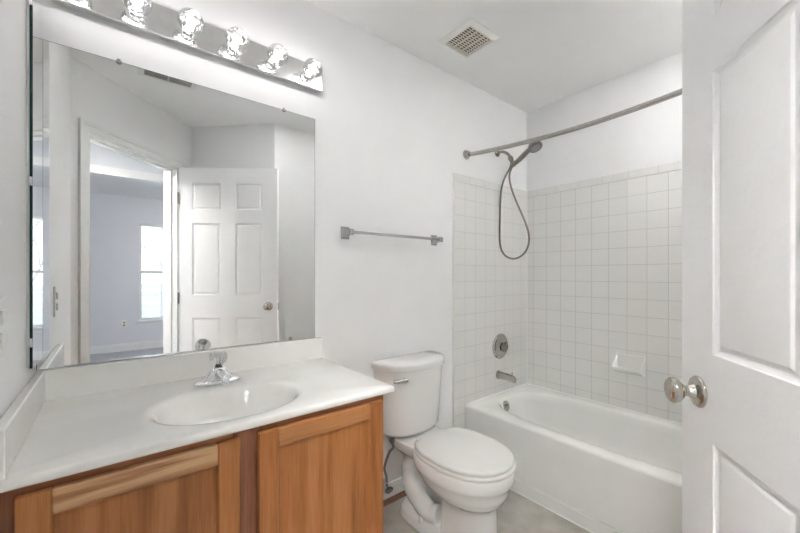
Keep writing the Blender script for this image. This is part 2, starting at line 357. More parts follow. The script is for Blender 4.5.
bm = BM(); box(bm, 2.6, 2.7, YF, YH-.12, 0, H); struct('wall_bedroom_right', bm, 'bedwall', 'bedroom side wall opposite', 'wall', smooth=0)
bm = BM(); box(bm, -2.2, 2.6, YF, YF+.014, 0, .10); box(bm, -2.2, 2.6, YF, YF+.009, .10, .118)
struct('baseboard_bedroom', bm, 'trim', 'white baseboard under the bedroom window', 'baseboard', smooth=0)
def window(idx, x0, x1, label):
    w = empty('window_%d' % idx, (x0, YF, WZ0)); w['kind'] = 'structure'; w['label'] = label; w['category'] = 'window'
    X = x1-x0; Z = WZ1-WZ0; f = BM(); yb = -.075
    for a, b, c, d in ((0,.035,0,Z), (X-.035,X,0,Z), (.035,X-.035,0,.035), (.035,X-.035,Z-.035,Z), (.035,X-.035,Z/2-.02,Z/2+.02)):
        box(f, a, b, yb-.02, yb+.02, c, d)
    for k in (1, 2): box(f, X*k/3-.006, X*k/3+.006, yb-.012, yb+.004, .035, Z-.035)
    for z in (Z*.25, Z*.75): box(f, .035, X-.035, yb-.012, yb+.004, z-.006, z+.006)
    obj('window_frame', f, 'plastic', w, smooth=0)
    g = BM(); box(g, .035, X-.035, yb-.004, yb-.001, .035, Z-.035); obj('pane', g, 'pane', w, smooth=0)
    s = BM(); box(s, -.03, X+.03, 0, .035, -.022, 0); box(s, -.02, X+.02, 0, .012, -.075, -.022); obj('window_sill', s, 'trim', w, bevel=.002)
    return w
window(1, WX0, WX1, 'white bedroom window with grid reflected in the mirror')
window(2, -1.75, -.75, 'added unseen bedroom window further along the same wall')  # unseen window, added to let more daylight into the bedroom
def blind(x0, x1, label):
    t = thing('window_blind', ((x0+x1)/2, YF-.03, WZ1), label, 'window blind'); X = (x1-x0)/2-.01
    h = BM(); box(h, -X, X, -.02, .02, -.04, -.002); obj('headrail', h, 'plastic', t, bevel=.003)
    s = BM(); z = -.07
    while z > -(WZ1-WZ0)+.03:
        box(s, -X, X, -.012, .012, -.0006, .0006, mtx=Matrix.Translation((0,0,z)) @ Matrix.Rotation(.12, 4, 'X')); z -= .03
    o = obj('slats', s, 'plastic', t, smooth=0); o['kind'] = 'stuff'
    b = BM(); box(b, -X, X, -.012, .012, -(WZ1-WZ0)+.004, -(WZ1-WZ0)+.018); obj('bottom_rail', b, 'plastic', t, bevel=.002)
    c = BM()
    for x in (-X*.7, X*.7): tube(c, [(x, .016, -.04), (x, .016, -(WZ1-WZ0)+.02)], .001, 6)
    obj('cord', c, 'plastic', t)
blind(WX0, WX1, 'white open-slat blind in the bedroom window')
blind(-1.75, -.75, 'white blind in the added bedroom window')
# outside: lawn, board fence, bare trees
bm = BM(); box(bm, -14, 16, -30, YF-.1, -.7, -.6); o = obj('lawn', bm, 'grass', smooth=0); o['kind'] = 'structure'; o['label'] = 'pale winter lawn outside the bedroom window'
fn = BM()
for i in range(6): box(fn, -8, 12, -15.0, -14.96, -.55+i*.24, -.34+i*.24)
for i in range(9): box(fn, -8+i*2.5, -7.9+i*2.5, -15.1, -15.0, -.6, .95)
tag(obj('board_fence', fn, 'siding', smooth=0), 'grey horizontal board fence beyond the bedroom window', 'fence')
def tree(x, y, h, label, sd):
    rnd = random.Random(sd); bm = BM()
    def br(p, d, L, r, k):
        q_ = p + d*L; tube(bm, [p, (p+q_)/2 + Vector((rnd.uniform(-.04,.04)*L, 0, 0)), q_], [r, r*.8, r*.62], 6)
        if k:
            for _ in range(3 if k > 1 else 4):
                nd_ = (d + Vector((rnd.uniform(-.8,.8), rnd.uniform(-.6,.6), rnd.uniform(-.1,.5)))).normalized(); br(q_ - d*L*rnd.uniform(0,.3), nd_, L*.68, r*.58, k-1)
    br(Vector((x, y, -.6)), Vector((0,0,1)), h*.3, .045, 4)
    tag(obj('bare_tree', bm, 'bark'), label, 'tree')
tree(1.4, -9.5, 5.5, 'bare tree nearest the bedroom window', 3)
tree(2.6, -12.5, 7, 'bare tree standing further back by the fence', 5)

# added fill lamps in bedroom and hall, out of view
def add_fill_lamp(x, y, w, label, sz=.30, drum=0):
    t = thing('fill_lamp', (x, y, H), label, 'ceiling lamp')
    b = BM(); lathe(b, [(0,0),(sz*.55,0),(sz*.55,.02),(sz*.5,.03),(0,.03)], (0,0,0), (0,0,-1)); obj('base', b, 'chrome', t)
    g = BM(); lathe(g, [(sz*.48,.0),(sz*.46,.03),(sz*.36,.06),(sz*.2,.078),(0,.084)], (0,0,-.03), (0,0,-1)); obj('fill_emitter', g, emit('fill_lamp_glow', (1,.98,.95), w/(PI*PI*(sz*.5)**2*1.3)), t)
    if drum:
        d = BM(); lathe(d, [(sz*.56,.0),(sz*.56,drum),(sz*.55,drum),(sz*.55,.0)], (0,0,0), (0,0,-1), 40); obj('light_shield', d, 'trim', t)  # opaque drum added to keep the fill off the hall header
add_fill_lamp(1.2, -3.9, ROOM_W, 'added round fill lamp on the bedroom ceiling', .42)
add_fill_lamp(-.36, -1.74, HALL_W, 'added drum fill lamp on the hall ceiling', .28, .21)

# ------------------------------------------------------------------ the open door (setting) with its hardware
Hg = Vector((.42, -1.75)); E_ = Vector((1.027, -1.296)); dd = (E_-Hg); LW = dd.length; ang = math.atan2(dd.y, dd.x)
door = empty('door_1', (Hg.x, Hg.y, 0), ang); door['kind'] = 'structure'; door['label'] = 'white six panel door standing open at the right'; door['category'] = 'door'
TH = .035; ZD0, ZD1 = .012, 2.04
def door_leaf():
    bm = BM(); st = .105; mu = .095; pw = (LW-2*st-mu)/2
    xs = [0, .099, .315, .431, LW-.118, LW]
    zs = [ZD0, .24, .865, 1.042, 1.605, 1.712, 1.918, ZD1]
    hole = {(i, j) for i in (1, 3) for j in (1, 3, 5)}
    for face in (0, 1):
        y = 0 if face == 0 else -TH; s = -1 if face == 0 else 1
        V = {}
        def g(x, yy, z):
            k = (round(x,5), round(yy,5), round(z,5))
            if k not in V: V[k] = bm.verts.new((x, yy, z))
            return V[k]
        for i in range(5):
            for j in range(7):
                if (i, j) not in hole:
                    bm.faces.new([g(xs[i],y,zs[j]), g(xs[i+1],y,zs[j]), g(xs[i+1],y,zs[j+1]), g(xs[i],y,zs[j+1])])
                else:
                    x0, x1, z0, z1 = xs[i], xs[i+1], zs[j], zs[j+1]; prev = None
                    for ins, dep in ((0,0), (.002,.003), (.007,.0055), (.011,.0065), (.016,.0055), (.021,.0030), (.024,.0025)):
                        ring = [g(x0+ins,y+s*dep,z0+ins), g(x1-ins,y+s*dep,z0+ins), g(x1-ins,y+s*dep,z1-ins), g(x0+ins,y+s*dep,z1-ins)]
                        if prev:
                            for k in range(4): bm.faces.new([prev[k], prev[(k+1)%4], ring[(k+1)%4], ring[k]])
                        prev = ring
                    bm.faces.new(prev)
    e = [bm.verts.new(p) for p in ((0,0,ZD0),(0,-TH,ZD0),(0,-TH,ZD1),(0,0,ZD1),(LW,0,ZD0),(LW,-TH,ZD0),(LW,-TH,ZD1),(LW,0,ZD1))]
    for f in ((0,1,2,3),(4,7,6,5),(0,4,5,1),(3,2,6,7)): bm.faces.new([e[i] for i in f])
    bmesh.ops.remove_doubles(bm, verts=bm.verts, dist=1e-5)
    return bm
obj('leaf', door_leaf(), 'door', door, smooth=12)
kz = .953; kx = LW-.068
for s, y0 in ((1, 0), (-1, -TH)):
    b = BM(); lathe(b, [(.0,.0),(.033,.0),(.033,.003),(.030,.007),(.022,.010),(.016,.012),(.0135,.018),(.011,.024),(.011,.030),(.0145,.033),(.0145,.035),(.020,.038),(.0255,.044),(.0275,.051),(.0265,.058),(.021,.0635),(.012,.066),(0,.0665)], (kx, y0, kz), (0, s, 0), 36)
    sc = .9 if s < 0 else 1
    o = obj('door_knob', b, 'knobnickel', door, smooth=40)
    if s < 0: o.scale = (1, .72, 1); o.location.y = -TH*(1-.72)
    else: o.scale = (1, .88, 1)
b = BM(); box(b, LW, LW+.002, -TH+.005, -.005, kz-.028, kz+.028); obj('latch_plate', b, 'knobnickel', door, bevel=.0005)
for z in (.25, 1.02, 1.80):
    b = BM(); lathe(b, [(0,0),(.0055,0),(.0055,.088),(0,.088)], (-.007, .006, z-.044), (0,0,1), 12); box(b, -.005, .0, -TH+.004, .0005, z-.044, z+.044)
    obj('hinge', b, 'knobnickel', door)

# ------------------------------------------------------------------ vanity cabinet
VX0, VX1, VY = XC+.001, .733, -.532
cab = thing('vanity_cabinet', ((VX0+VX1)/2, -.27, 0), 'oak vanity cabinet with two framed doors under the white sink top', 'cabinet')
cl = cab.location
def rel(bm):
    for v in bm.verts: v.co -= cl
    return bm
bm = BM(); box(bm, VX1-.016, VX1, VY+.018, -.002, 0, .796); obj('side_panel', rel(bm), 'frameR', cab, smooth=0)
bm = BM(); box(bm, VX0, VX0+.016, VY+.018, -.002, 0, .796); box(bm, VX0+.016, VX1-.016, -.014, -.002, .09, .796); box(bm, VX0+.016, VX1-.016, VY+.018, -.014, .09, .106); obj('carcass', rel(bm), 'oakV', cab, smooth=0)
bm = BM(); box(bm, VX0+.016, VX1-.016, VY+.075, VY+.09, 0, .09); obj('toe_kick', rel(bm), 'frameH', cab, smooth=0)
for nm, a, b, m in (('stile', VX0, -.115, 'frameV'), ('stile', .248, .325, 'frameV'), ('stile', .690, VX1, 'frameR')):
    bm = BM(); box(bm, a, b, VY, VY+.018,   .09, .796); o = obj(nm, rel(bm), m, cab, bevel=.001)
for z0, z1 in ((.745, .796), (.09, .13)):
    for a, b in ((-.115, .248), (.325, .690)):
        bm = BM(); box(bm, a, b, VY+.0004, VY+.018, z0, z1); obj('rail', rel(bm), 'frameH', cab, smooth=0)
def cdoor(x0, x1, z0, z1, panel, top, knob=False):
    y1 = VY-.0005; y0 = y1-.019; w = .052
    bm = BM()
    # routed outer edge: bevel handles it
    box(bm, x0, x0+w, y0, y1, z0, z1); box(bm, x1-w, x1, y0, y1, z0, z1)
    d = obj('door', rel(bm), 'oakV', cab, bevel=.004, seg=3)
    bm = BM(); box(bm, x0+w, x1-w, y0, y1, z1-w, z1); obj('top_rail', rel(bm), top, d, bevel=.004, seg=3)
    bm = BM(); box(bm, x0+w, x1-w, y0, y1, z0, z0+w); obj('bottom_rail', rel(bm), 'oakH', d, bevel=.004, seg=3)
    bm = BM(); xa, xb, za, zb = x0+w, x1-w, z0+w, z1-w
    rings = []
    for ins, dep in ((0, .003), (.003, .0095), (.010, .0115)):
        rings.append([(xa+ins, y0+dep, za+ins), (xb-ins, y0+dep, za+ins), (xb-ins, y0+dep, zb-ins), (xa+ins, y0+dep, zb-ins)])
    loft(bm, rings, cap0=False); obj('panel', rel(bm), panel, d, smooth=0)
cdoor(-.142, .262, .115, .777, 'oakP1', 'oakHL')
cdoor(.309, .719, .115, .777, 'oakV2', 'oakH')

# ------------------------------------------------------------------ vanity top with integral basin
TX0, TX1, TY0, TZ0, TZ1 = XC+.001, .762, -.556, .7965, .819
top = thing('marble_sink', (.293, -.28, TZ0), 'off white cultured marble sink counter with oval basin on the oak cabinet', 'sink')
cl = top.location
bc = (.290, -.345); n = 96
el = lambda a, b, z: sell(bc[0], bc[1], a, b, z, 2.1, n)
base_ring = el(.205, .158, TZ1)
rings = [rect_like(base_ring, TX0+.004, TX1-.004, TY0+.004, -.001, TZ0), rect_like(base_ring, TX0, TX1, TY0, -.001, TZ0+.004), rect_like(base_ring, TX0, TX1, TY0, -.001, TZ1-.007),
         rect_like(base_ring, TX0+.002, TX1-.002, TY0+.002, -.001, TZ1-.002), rect_like(base_ring, TX0+.007, TX1-.007, TY0+.007, -.001, TZ1)]
rings += [el(.226, .179, TZ1), el(.215, .169, TZ1-.0015), el(.205, .159, TZ1-.0055), el(.197, .151, TZ1-.014), el(.189, .143, TZ1-.028), el(.178, .132, TZ1-.050), el(.155, .112, TZ1-.085), el(.11, .078, TZ1-.115), el(.06, .045, TZ1-.128), el(.024, .024, TZ1-.131)]
rings += [el(.022, .022, TZ1-.15)]
bm = BM(); loft(bm, rings, cap0=False, cap1=True)
# underside of the slab and outside of the bowl
und = [rect_like(base_ring, TX0+.004, TX1-.004, TY0+.004, -.001, TZ0), el(.205, .15, TZ0), el(.19, .145, TZ1-.055), el(.16, .12, TZ1-.10), el(.1, .07, TZ1-.14), el(.022, .022, TZ1-.155)]
loft(bm, und, cap0=False, cap1=True)
bmesh.ops.remove_doubles(bm, verts=bm.verts, dist=1e-5)
obj('countertop', rel(bm), 'marble', top, smooth=50)
bm = BM(); box(bm, TX0, TX1, -.021, -.001, TZ1-.001, .9125); obj('backsplash', rel(bm), 'marble', top, bevel=.004, seg=3)
bm = BM(); box(bm, TX0, -.153, TY0+.004, -.0215, TZ1-.001, .9125); obj('side_splash', rel(bm), 'marble', top, bevel=.004, seg=3)
bm = BM(); lathe(bm, [(.0,0),(.021,0),(.021,.002),(.017,.004),(.014,.003),(.010,.006),(0,.007)], (bc[0], bc[1], TZ1-.133), (0,0,1)); obj('drain', rel(bm), 'chrome', top)

# faucet
F = thing('faucet', (.297, -.142, TZ1), 'chrome faucet with a clear round knob on the sink top', 'faucet')
bm = BM()
def cs(a, b, z, e=2.4): return sell(0, 0, a, b, z, e, 48)
loft(bm, [cs(.073,.024,0.0), cs(.075,.026,.003), cs(.074,.0255,.009), cs(.066,.021,.013), cs(.052,.019,.014), cs(.046,.022,.017), cs(.039,.024,.028), cs(.030,.024,.042), cs(.023,.021,.052), cs(.017,.017,.057), cs(.012,.012,.058)])
obj('base', bm, 'chrome', F, smooth=60)
bm = BM(); pts = spline([(0,-.006,.034), (0,-.045,.042), (0,-.080,.042), (0,-.103,.035), (0,-.108,.021)], 5)
tube(bm, pts, [.017 - .006*i/(len(pts)-1) for i in range(len(pts))], 20); obj('spout', bm, 'chrome', F)
bm = BM(); lathe(bm, [(.0125,.052),(.0125,.060),(.009,.060),(.009,.068),(0,.068)], (0,0,0), (0,0,1)); obj('stem', bm, 'dark', F)
bm = BM(); nn = 12
for_prof = [(.011,.060),(.016,.066),(.024,.074),(.0285,.086),(.0285,.096),(.024,.107),(.014,.113),(0,.114)]
rings = []
for r, z in for_prof:
    rings.append([(max(r,1e-4)*(1 if i % 2 else .93)*math.cos(2*PI*i/24), max(r,1e-4)*(1 if i % 2 else .93)*math.sin(2*PI*i/24), z) for i in range(24)])
loft(bm, rings); k = obj('knob_handle', bm, 'acrylic', F, smooth=0)
bm = BM(); lathe(bm, [(0,.094),(.013,.094),(.0175,.102),(.0175,.109),(.013,.1165),(0,.119)], (0,0,0), (0,0,1)); obj('index_cap', bm, 'plastic', k)
bm = BM(); lathe(bm, [(.007,.064),(.006,.095)], (0,0,0), (0,0,1)); obj('knob_core', bm, 'chrome', k)
bm = BM(); tube(bm, [(0,.019,.012), (0,.019,.042)], .002, 8); sphere(bm, (0,.019,.045), .0045, 12); obj('drain_rod', bm, 'chrome', F)

# ------------------------------------------------------------------ wall mirror
MX0, MX1, MZ0, MZ1 = -.1735, .730, .9135, 1.915
mir = thing('wall_mirror', ((MX0+MX1)/2, 0, MZ0), 'large frameless wall mirror standing on the backsplash', 'mirror'); cl = mir.location
bm = BM(); box(bm, MX0, MX1, -.0055, -.0015, MZ0, MZ1); obj('backing', rel(bm), 'glassedge', mir, smooth=0)
bm = BM(); vs = [bm.verts.new(p) for p in ((MX0+.0012,-.0058,MZ0+.0012),(MX1-.0012,-.0058,MZ0+.0012),(MX1-.0012,-.0058,MZ1-.0012),(MX0+.0012,-.0058,MZ1-.0012))]
f_ = bm.faces.new(vs); r_ = bmesh.ops.extrude_face_region(bm, geom=[f_])
for v in [e for e in r_['geom'] if isinstance(e, bmesh.types.BMVert)]: v.co.y += .0003
obj('glass', rel(bm), 'mirror', mir, smooth=0)
for x, z, s in ((.022, MZ1, 1), (.585, MZ1, 1), (.615, MZ0, -1)):
    bm = BM(); lathe(bm, [(0,0),(.007,0),(.008,.003),(.006,.006),(0,.007)], (x, -.005, z-.001*s), (0,-1,0), 16); box(bm, x-.004, x+.004, -.008, -.0005, min(z, z+s*.008), max(z, z+s*.008))
    if s < 0:
        for v in bm.verts: v.co.z += .006
    obj('mirror_clip', rel(bm), 'towelmetal', mir)

# ------------------------------------------------------------------ medicine cabinet at the left corner
mc = thing('medicine_cabinet', (XC, -.09, .95), 'narrow mirrored medicine cabinet on the left wall in the corner', 'medicine cabinet'); cl = mc.location
bm = BM(); box(bm, XC+.0005, XC+.0075, -.170, -.010, .955, 2.02); obj('body', rel(bm), 'plastic', mc, bevel=.002)
bm = BM(); box(bm, XC+.0078, XC+.0137, -.173, -.008, .951, 2.025); dr = obj('mirror_door', rel(bm), 'glassedge', mc, smooth=0)
bm = BM(); a_ = .0009
vs = [bm.verts.new(p) for p in ((XC+.0139+.0,-.1725,.952),(XC+.0139+.0015,-.0085,.952),(XC+.0139+.0015,-.0085,2.024),(XC+.0139,-.1725,2.024))]
f_ = bm.faces.new(vs); r_ = bmesh.ops.extrude_face_region(bm, geom=[f_])
for v in [e for e in r_['geom'] if isinstance(e, bmesh.types.BMVert)]: v.co.x -= .0003
obj('glass', rel(bm), 'mirror', dr, smooth=0)
for z in (1.02, 1.45, 1.93):
    bm = BM(); box(bm, XC+.007, XC+.0135, -.176, -.166, z-.012, z+.012); obj('door_clip', rel(bm), 'chrome', dr, bevel=.001)

# ------------------------------------------------------------------ outlet plate at the left edge, bedroom outlet
sw = thing('light_switch', (XC, -.474, 1.095), 'white switch plate on the left wall at the edge of the photo', 'light switch'); 
bm = BM(); box(bm, 0, .006, -.038, .038, -.060, .060); obj('plate', bm, 'plastic', sw, bevel=.0025)
bm = BM()
for z in (-.022, .022): box(bm, .006, .012, -.017, .017, z-.014, z+.014)
obj('rocker', bm, 'plastic', sw, bevel=.003)
so = thing('wall_outlet', (.165, YF, .43), 'small white outlet plate left of the bedroom window', 'outlet')
bm = BM(); box(bm, -.036, .036, 0, .006, -.058, .058); obj('plate', bm, 'grilleframe', so, bevel=.002)
bm = BM()
for z in (-.022, .022): box(bm, -.015, .015, .006, .009, z-.014, z+.014)
obj('socket', bm, 'towelmetal', so, bevel=.002)

# ------------------------------------------------------------------ vanity light bar
BX0, BX1, BZ0, BZ1, BY = -.143, .758, 2.038, 2.146, -.030
bar = thing('vanity_light', ((BX0+BX1)/2, 0, (BZ0+BZ1)/2), 'chrome strip light with six round clear bulbs above the mirror', 'light fixture'); cl = bar.location
bm = BM(); box(bm, BX0, BX1, BY, -.0005, BZ0, BZ1); obj('back_plate', rel(bm), 'barchrome', bar, bevel=.005, seg=3)
core = emit('bulb_filament_glow', (1.0, .98, .96), BULB_W/(PI*4*PI*.015**2))
bx = [-.085 + .1524*i for i in range(6)]
for i, x in enumerate(bx):
    zc = 2.086
    bm = BM(); lathe(bm, [(0,0),(.030,0),(.030,.003),(.020,.005),(.018,.010),(.018,.036),(.0165,.038),(0,.038)], (x, BY, zc), (0,-1,0), 28); s = obj('socket', rel(bm), 'chrome', bar)
    bm = BM(); R = .040; c = BY-.030-.036
    lathe(bm, [(.0135,.026),(.0135,.034),(.018,.0385)] + [(R*math.sin(a), .0305+R*.9-R*math.cos(a)) for a in [math.radians(d) for d in range(30, 181, 10)]], (x, BY, zc), (0,-1,0), 32)
    g = obj('bulb', rel(bm), 'bulbglass', bar, smooth=180)
    bm = BM(); sphere(bm, (x, BY-.066, zc), .015, 16); obj('glowing_filament', rel(bm), core, g, smooth=180)

# ------------------------------------------------------------------ towel bar
tb = thing('towel_bar', (1.19, 0, 1.405), 'empty chrome towel bar on the wall above the toilet', 'towel bar')
for x in (-.30, .30):
    bm = BM(); rr = []
    for h, w, hh in ((0,.024,.030),(.004,.024,.030),(.010,.017,.022),(.026,.0125,.015),(.045,.012,.014),(.062,.013,.015),(.070,.009,.011)):
        rr.append([(x+a*w, -h, b*hh) for a, b in ((-1,-1),(1,-1),(1,1),(-1,1))])
    loft(bm, rr); obj('bracket', bm, 'towelmetal', tb, smooth=20, bevel=.002)
bm = BM(); box(bm, -.300, .300, -.062, -.048, -.007, .007); obj('bar', bm, 'towelmetal', tb, bevel=.002)

# ------------------------------------------------------------------ ceiling grilles
fan = thing('exhaust_fan_grille', (1.467, -.288, H), 'square almond exhaust fan grille in the ceiling', 'ceiling vent')
bm = BM(); a = .114
def ring4(h, z): return [(-h,-h,z),(h,-h,z),(h,h,z),(-h,h,z)]
loft(bm, [ring4(a,0), ring4(a,-.004), ring4(a-.022,-.018), ring4(a-.026,-.018), ring4(a-.026,-.002)], False, False); obj('frame', bm, 'grilleframe', fan, smooth=0)
bm = BM(); box(bm, -.09, .09, -.09, .09, -.002, -.0005); obj('duct_shade_sheet', bm, 'duct_shade', fan, smooth=0)  # flat dark sheet in place of the shaded duct
bm = BM()
for i in range(12):
    y = -.0825+i*.015
    box(bm, -.088, .088, y-.0030, y+.0030, -.0165, -.0140)
for y in (-.058, -.029, 0, .029, .058): box(bm, y-.002, y+.002, -.088, .088, -.0168, -.0135)
for y in (-.029, .029): box(bm, y-.0045, y+.0045, -.088, .088, -.0169, -.0133)
o = obj('louvre_grid', bm, 'grille', fan, smooth=0)
reg = thing('ceiling_register', (.285, -1.135, H), 'white two-row supply register in the ceiling seen in the mirror', 'ceiling vent')
bm = BM(); box(bm, -.155, .155, -.075, .075, -.005, 0)
obj('frame', bm, 'grilleframe', reg, bevel=.002)
bm = BM()
for x0, x1 in ((-.125, -.005), (.005, .125)): box(bm, x0, x1, -.052, .052, -.0062, -.0051)
o = obj('duct_shade_sheet', bm, 'duct_shade', reg, smooth=0)  # dark sheets on the plate, painted as the shaded gaps
bm = BM()
for i in range(8): box(bm, -.125, .125, -.05+i*.0135, -.0470+i*.0135, -.0085, -.0063)
obj('louvre', bm, 'grilleframe', reg, smooth=0)

# ------------------------------------------------------------------ bathtub
UX0, UX1, UY0, UY1, UZ = 1.759, XB-.0095, YD+.0095, -.0095, .373
tubo = thing('bathtub', ((UX0+UX1)/2, (UY0+UY1)/2, 0), 'white built-in alcove bathtub below the tiled walls', 'bathtub'); cl = tubo.location
n = 120; tcx = (UX0+UX1)/2+.008; tcy = (UY0+UY1)/2+.015
def tr(a, b, z, dy=0, e=3.2): return sell(tcx, tcy+dy, a, b, z, e, n)
b0 = tr(.275, .60, UZ)
rings = [rect_like(b0, UX0, UX1, UY0, UY1, .068), rect_like(b0, UX0, UX1, UY0, UY1, UZ-.016), rect_like(b0, UX0+.004, UX1, UY0, UY1, UZ-.005), rect_like(b0, UX0+.014, UX1, UY0, UY1, UZ),
         tr(.288, .618, UZ+.001, 0, 3.4), tr(.278, .606, UZ-.003, 0, 3.3), tr(.270, .598, UZ-.014, 0, 3.2), tr(.262, .588, UZ-.05, 0, 3.1), tr(.245, .560, .20, .005), tr(.225, .52, .11, .01), tr(.195, .47, .075, .015), tr(.12, .36, .062, .02)]
bm = BM(); loft(bm, rings, cap0=False); 
obj('basin', rel(bm), 'tub', tubo, smooth=50)
bm = BM(); box(bm, UX0-.012, UX0+.02, UY0, UY1, 0, .066); obj('apron_foot', rel(bm), 'tub', tubo, bevel=.004, seg=3)
bm = BM(); box(bm, UX0-.016, UX0-.012, UY0, UY1, 0, .005); obj('caulk_line', rel(bm), 'caulk', tubo, smooth=0)
bm = BM()
box(bm, UX1-.006, UX1, UY0, UY1-.006, UZ, UZ+.006); box(bm, UX0+.02, UX1, UY1-.006, UY1, UZ, UZ+.006); obj('wall_caulk', rel(bm), 'caulk', tubo, bevel=.002)
dr = Vector((0, -1, .2)).normalized()
bm = BM(); lathe(bm, [(0,0),(.036,0),(.036,.004),(.031,.009),(.010,.010),(.010,.013),(0,.013)], (2.050, -.1085, .325), dr, 32); box(bm, 2.045, 2.055, -.128, -.116, .333, .341); obj('overflow_plate', rel(bm), 'midnickel', tubo)

# ------------------------------------------------------------------ soap dish
sd = thing('soap_dish', (XB-.009, -.708, .66), 'white ceramic soap dish set in the long tiled wall', 'soap dish')
bm = BM(); w = .078
box(bm, -.008, 0, -w, w, -.062, .055)
rr = []
pf = [(0,-.062), (-.030,-.056), (-.062,-.038), (-.074,-.022), (-.074,-.014), (-.066,-.014), (-.045,-.030), (-.025,-.042), (-.008,-.044)]
for y in (-w+.004, w-.004): rr.append([(px_, y, pz_) for px_, pz_ in pf])
loft(bm, rr)
for s in (-1, 1):
    y0, y1 = (s*w, s*(w-.008)) if s < 0 else (s*(w-.008), s*w)
    pa = [(0,-.062), (-.030,-.056), (-.062,-.038), (-.074,-.022), (-.074,-.012), (-.048,.002), (-.02,.030), (-.008,.045)]
    loft(bm, [[(a_, y0, b_) for a_, b_ in pa], [(a_, y1, b_) for a_, b_ in pa]])
tag(obj('dish_tray', bm, 'bullnose', sd, bevel=.003, seg=3))

# ------------------------------------------------------------------ tub valve, spout
vl = thing('shower_valve', (2.129, -.009, .700), 'round nickel shower valve plate above the tub spout', 'valve')
bm = BM(); lathe(bm, [(0,0),(.088,0),(.088,.003),(.080,.010),(.070,.011),(.066,.009),(.040,.014),(.032,.020),(0,.020)], (0,0,0), (0,-1,0), 40); obj('escutcheon', bm, 'midnickel', vl)
bm = BM(); lathe(bm, [(0,0),(.020,0),(.020,.010),(.032,.013),(.036,.018),(.034,.026),(.024,.030),(.010,.026),(0,.026)], (0,-.018,0), (0,-1,0), 32); tube(bm, [(0,-.040,.008),(0,-.048,.026),(0,-.050,.042)], [.008,.007,.005], 10); obj('handle', bm, 'nickel', vl)
sp = thing('tub_spout', (2.108, -.009, .505), 'nickel tub spout over the end of the bathtub', 'spout')
bm = BM(); rr = []
for y, r, dz in ((0,.031,0),(.004,.031,0),(.012,.026,0),(.06,.0245,0),(.10,.0235,-.001),(.122,.022,-.005),(.134,.017,-.010),(.138,.004,-.013)):
    rr.append([(r*.95*math.cos(t), -y, dz + r*math.sin(t)*(1 if math.sin(t) > 0 else (1.15 if y > .08 else 1))) for t in [2*PI*i/28 for i in range(28)]])
loft(bm, rr); obj('body', bm, 'midnickel', sp, smooth=50)
bm = BM(); lathe(bm, [(0,0),(.004,0),(.004,.010),(.007,.012),(.006,.018),(0,.019)], (0,-.112,.020), (0,0,1), 16); obj('diverter_knob', bm, 'midnickel', sp)

# ------------------------------------------------------------------ shower arm, hand shower and hose
X = 2.106
sa = thing('hand_shower', (X, 0, 2.05), 'nickel hand shower on its arm with a looping hose', 'shower'); cl = sa.location
bm = BM(); lathe(bm, [(0,0),(.026,0),(.024,.006),(.013,.012),(.011,.013),(0,.013)], (X, -.0005, 2.051), (0,-1,0), 28); obj('wall_flange', rel(bm), 'nickel', sa)
bm = BM(); tube(bm, spline([(X,-.004,2.051), (X,-.045,2.049), (X,-.085,2.025), (X,-.113,1.985)], 6), .0095, 16); obj('shower_arm', rel(bm), 'nickel', sa)
bm = BM(); lathe(bm, [(0,0),(.014,0),(.0165,.004),(.0165,.022),(.013,.030),(.013,.040),(0,.040)], (X,-.105,1.998), (0,-.45,-1), 24)
lathe(bm, [(0,0),(.016,0),(.018,.006),(.018,.026),(.015,.032),(0,.032)], (X,-.118,1.938), (0,-.62,.50), 24); obj('holder', rel(bm), 'nickel', sa)
bm = BM(); hd = [(X,-.122,1.930), (X,-.142,1.944), (X,-.190,1.972), (X,-.232,1.999), (X,-.262,2.014)]
pts = spline(hd, 6); rs = [.0105 + .006*math.sin(PI*.8*i/(len(pts)-1)) for i in range(len(pts))]; rs[0] = .009
tube(bm, pts, rs, 18); hh = obj('handle', rel(bm), 'nickel', sa)
bm = BM(); dv = Vector((-.15,-.42,-.85)).normalized(); c0 = Vector((X,-.285,2.026))
lathe(bm, [(0,-.026),(.016,-.024),(.032,-.014),(.042,.0),(.045,.012),(.044,.020),(.040,.024),(.034,.0235),(0,.022)], c0, dv, 36); obj('shower_head', rel(bm), 'nickel', sa)
bm = BM(); lathe(bm, [(0,.0225),(.032,.0236),(.030,.026),(0,.0265)], c0, dv, 28); obj('spray_face', rel(bm), 'hose', sa)
hp = [(X,-.113,1.958), (X,-.105,1.925), (X,-.060,1.86), (X,-.036,1.79), (X,-.027,1.70), (X,-.024,1.60), (X,-.022,1.50), (X,-.024,1.43), (X,-.036,1.375), (X,-.070,1.330), (X,-.125,1.309), (X,-.180,1.320), (X,-.225,1.357), (X,-.246,1.415), (X,-.240,1.48), (X,-.215,1.555), (X,-.171,1.650), (X,-.128,1.75), (X,-.104,1.83), (X,-.102,1.885), (X,-.122,1.930)]
bm = BM(); tube(bm, spline(hp, 6), .0062, 12); obj('hose', rel(bm), 'nickel', sa)

# ------------------------------------------------------------------ curved shower rod
rod = thing('shower_curtain_rod', (1.779, -.7, 1.971), 'bare curved stainless shower curtain rod over the tub', 'curtain rod'); cl = rod.location
rx = lambda y: 1.779 + .128*math.sin(PI*min(max((-y)/1.42, 0), 1))**.8
bm = BM(); tube(bm, [(rx(-1.42*i/48), -1.42*i/48*.998-.001, 1.971) for i in range(49)], .0128, 18); obj('rod', rel(bm), 'rodsteel', rod)
for y, s in ((-.0005, -1), (YD+.0095, 1)):
    bm = BM(); lathe(bm, [(0,0),(.030,0),(.030,.004),(.026,.012),(.018,.020),(.016,.028),(0,.028)], (1.779, y, 1.971), (0,s,0), 32); obj('end_flange', rel(bm), 'rodsteel', rod)

